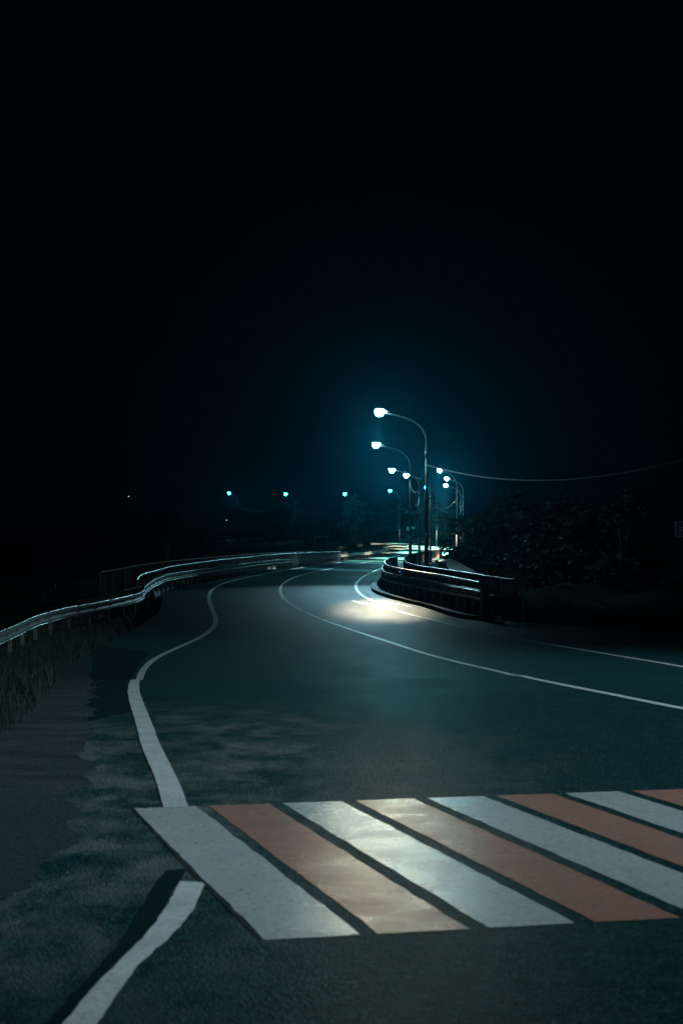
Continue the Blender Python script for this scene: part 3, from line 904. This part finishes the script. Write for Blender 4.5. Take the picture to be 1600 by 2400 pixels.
# ------------------------------------------------------------------ trees and bushes
def leaf_mesh(name, lobes, n, size, material, rng):
    V = []; Fc = []
    for _ in range(n):
        c, r = lobes[rng.integers(len(lobes))]
        q = rng.normal(size=3); q /= np.linalg.norm(q)
        rr = rng.random()**.45
        p = np.array(c) + q*np.array(r)*rr
        a_ = rng.normal(size=3); a_ /= np.linalg.norm(a_)
        b_ = np.cross(a_, rng.normal(size=3)); b_ /= np.linalg.norm(b_)
        s = size*rng.uniform(.5, 1.3)
        o = len(V)
        V += [tuple(p - a_*s), tuple(p + b_*s*.55), tuple(p + a_*s), tuple(p - b_*s*.55)]
        Fc.append((o, o+1, o+2, o+3))
    me = bpy.data.meshes.new(name); me.from_pydata(V, [], Fc); me.materials.append(material); me.update()
    return me
TREE_KINDS = []
for k in range(4):
    rng = np.random.default_rng(40 + k)
    lobes = []; limbs = MB()
    limbs.tube([(0, 0, -.5), (.1*k-.1, .05, 2.0), (.1, -.1, 4.2)], [.22, .16, .09], 8)
    for i in range(16):
        th = rng.uniform(0, 2*math.pi); h = rng.uniform(1.6, 7.2) if k != 3 else rng.uniform(.7, 3.5)
        rad = rng.uniform(.3, 2.5)*(1 - .5*abs(h - 4)/4)
        e = (rad*math.cos(th), rad*math.sin(th), h)
        lobes.append((e, rng.uniform(.6, 1.25, 3)))
        if k != 3 or h < 2.5: limbs.tube([(0, 0, max(1.0, h*.45)), (e[0]*.5, e[1]*.5, h*.78), e], [.08, .05, .02], 5)
    crown = leaf_mesh('crown', lobes, 3600 if k != 2 else 2300, .17, M['leafpale' if k == 2 else 'leaf'], rng)
    TREE_KINDS.append((crown, limbs))
limb_mesh = {}
def tree(px, d, h, w, kind, label, cat='tree', ground=None):
    x = ray(px, 1300)[0]*d
    z = float(ground_z(x, d)) - (1.7 if px > 1100 and cat == 'tree' else 0)
    r = thing('tree' if cat == 'tree' else 'bush', (x, d, z), label, cat, None, random.uniform(0, 6.28))
    if kind not in limb_mesh:
        o = TREE_KINDS[kind][1].build('trunk', M['bark'], r); limb_mesh[kind] = o.data
    else:
        o = bpy.data.objects.new('trunk', limb_mesh[kind]); COL.objects.link(o); o.parent = r
    c = bpy.data.objects.new('crown', TREE_KINDS[kind][0]); COL.objects.link(c); c.parent = r
    top = 8.2 if kind != 3 else 4.5
    for q in (o, c): q.scale = (w/5.4, w/5.4, h/top)
tree(826, 380, 11.5, 9.5, 2, 'pale thinly leaved tree standing behind the far lamp pole')
tree(872, 425, 9, 8, 0, 'dark tree right of the pale bare tree')
tree(858, 300, 4.6, 3.4, 3, 'low dark bush at the corner of the far road', 'bush')
tree(815, 285, 5.6, 6, 1, 'dark leafy tree in front of the pale bare tree')
tree(770, 300, 6.0, 7, 0, 'dark tree directly left of the pale bare tree')
tree(690, 445, 10.5, 8, 2, 'greyish tree around the middle far lamp pole')
tree(725, 330, 7, 8, 1, 'broad dark tree below the middle far lamp')
tree(640, 340, 8.5, 9, 0, 'wide dark tree between the two leftmost lamps')
tree(560, 420, 10, 9, 1, 'dark tree below the leftmost street lamp')
tree(480, 300, 8, 9, 0, 'dark tree behind the left railing, barely lit')
tree(390, 240, 8, 9, 1, 'nearly black tree above the start of the left railing')
tree(1083, 142, 3.6, 4.2, 3, 'rounded bush hiding the road right of the tall poles', 'bush')
tree(1065, 230, 6.8, 6, 1, 'dark tree below the three stacked lamps')
tree(1118, 152, 7.199999999999999, 7.7, 0, 'leafy tree just right of the rounded bush')
tree(1172, 135, 8.0, 8.7, 1, 'dark tree above the end of the red railing')
tree(1245, 120, 8.8, 8.7, 0, 'tall dark tree right of the railing end')
tree(1340, 110, 8.6, 8.7, 1, 'almost black tree above the right handrail')
tree(1460, 105, 8.1, 8.2, 0, 'almost black tree left of the parking sign')
tree(925, 500, 9, 12, 1, 'distant dark tree behind the two small signs')
tree(1000, 520, 9, 12, 0, 'distant dark tree behind the brightly lit far road')
tree(1120, 175, 2.6, 4, 3, 'low bush on the slope behind the gravel path', 'bush')

# grass on both verges and at the foot of the rails
mb = MB()
def blades(n, fx, fy, h0, h1):
    for _ in range(n):
        y = fy(); x = fx(y)
        z = float(ground_z(x, y)) - .03
        h = random.uniform(h0, h1); a_ = random.uniform(0, 6.28); w = .004 + .00013*y
        lx, ly = random.gauss(0, .25)*h, random.gauss(0, .25)*h
        mb.add([(x - w*math.cos(a_), y - w*math.sin(a_), z), (x + w*math.cos(a_), y + w*math.sin(a_), z), (x + lx, y + ly, z + h)], [(0, 1, 2)])
GL = [hit(*p) for p in ((-300, 1830), (-60, 1690), (0, 1640), (60, 1600), (120, 1560), (190, 1520), (250, 1490), (330, 1445))]
GLX = pchip([p[1] for p in GL] + [75], [p[0] for p in GL] + [-8.3])
blades(16000, lambda y: float(GLX(y)) + .5 - abs(random.gauss(0, 1.0))**1.3*2.6, lambda: random.uniform(GL[0][1], 72), .08, .34)
blades(2500, lambda y: float(GLX(y)) + random.uniform(-.8, .2), lambda: random.uniform(GL[0][1], 60), .04, .12)
blades(7000, lambda y: float(XR(y)) + .3 + abs(random.gauss(0, 3.5)), lambda: random.uniform(40, 66), .15, .7)
blades(2500, lambda y: float(XR(y)) + random.uniform(1.8, 9), lambda: random.uniform(66, 130), .15, .6)
blades(5000, lambda y: float(XR(y)) + random.uniform(-.35, 2.2), lambda: random.uniform(58, 98), .12, .5)
blades(2500, lambda y: float(XR(y)) + .4 + abs(random.gauss(0, 2)), lambda: random.uniform(300, 372), .3, .9)
tag(mb.build('grass', M['grass']), kind='stuff')

# ------------------------------------------------------------------ night haze
hm = bpy.data.materials.new('haze'); hm.use_nodes = True
ht = hm.node_tree; ht.nodes.clear()
ho = ht.nodes.new('ShaderNodeOutputMaterial'); hv = ht.nodes.new('ShaderNodeVolumePrincipled')
hv.inputs['Color'].default_value = (.045, .50, .80, 1)
hv.inputs['Density'].default_value = HAZE_DENSITY
hv.inputs['Anisotropy'].default_value = .92
ht.links.new(hv.outputs[0], ho.inputs['Volume'])
hb = MB().box((0, 800, 13), (3100, 2300, 38)).build('haze', hm)
tag(hb, kind='stuff')
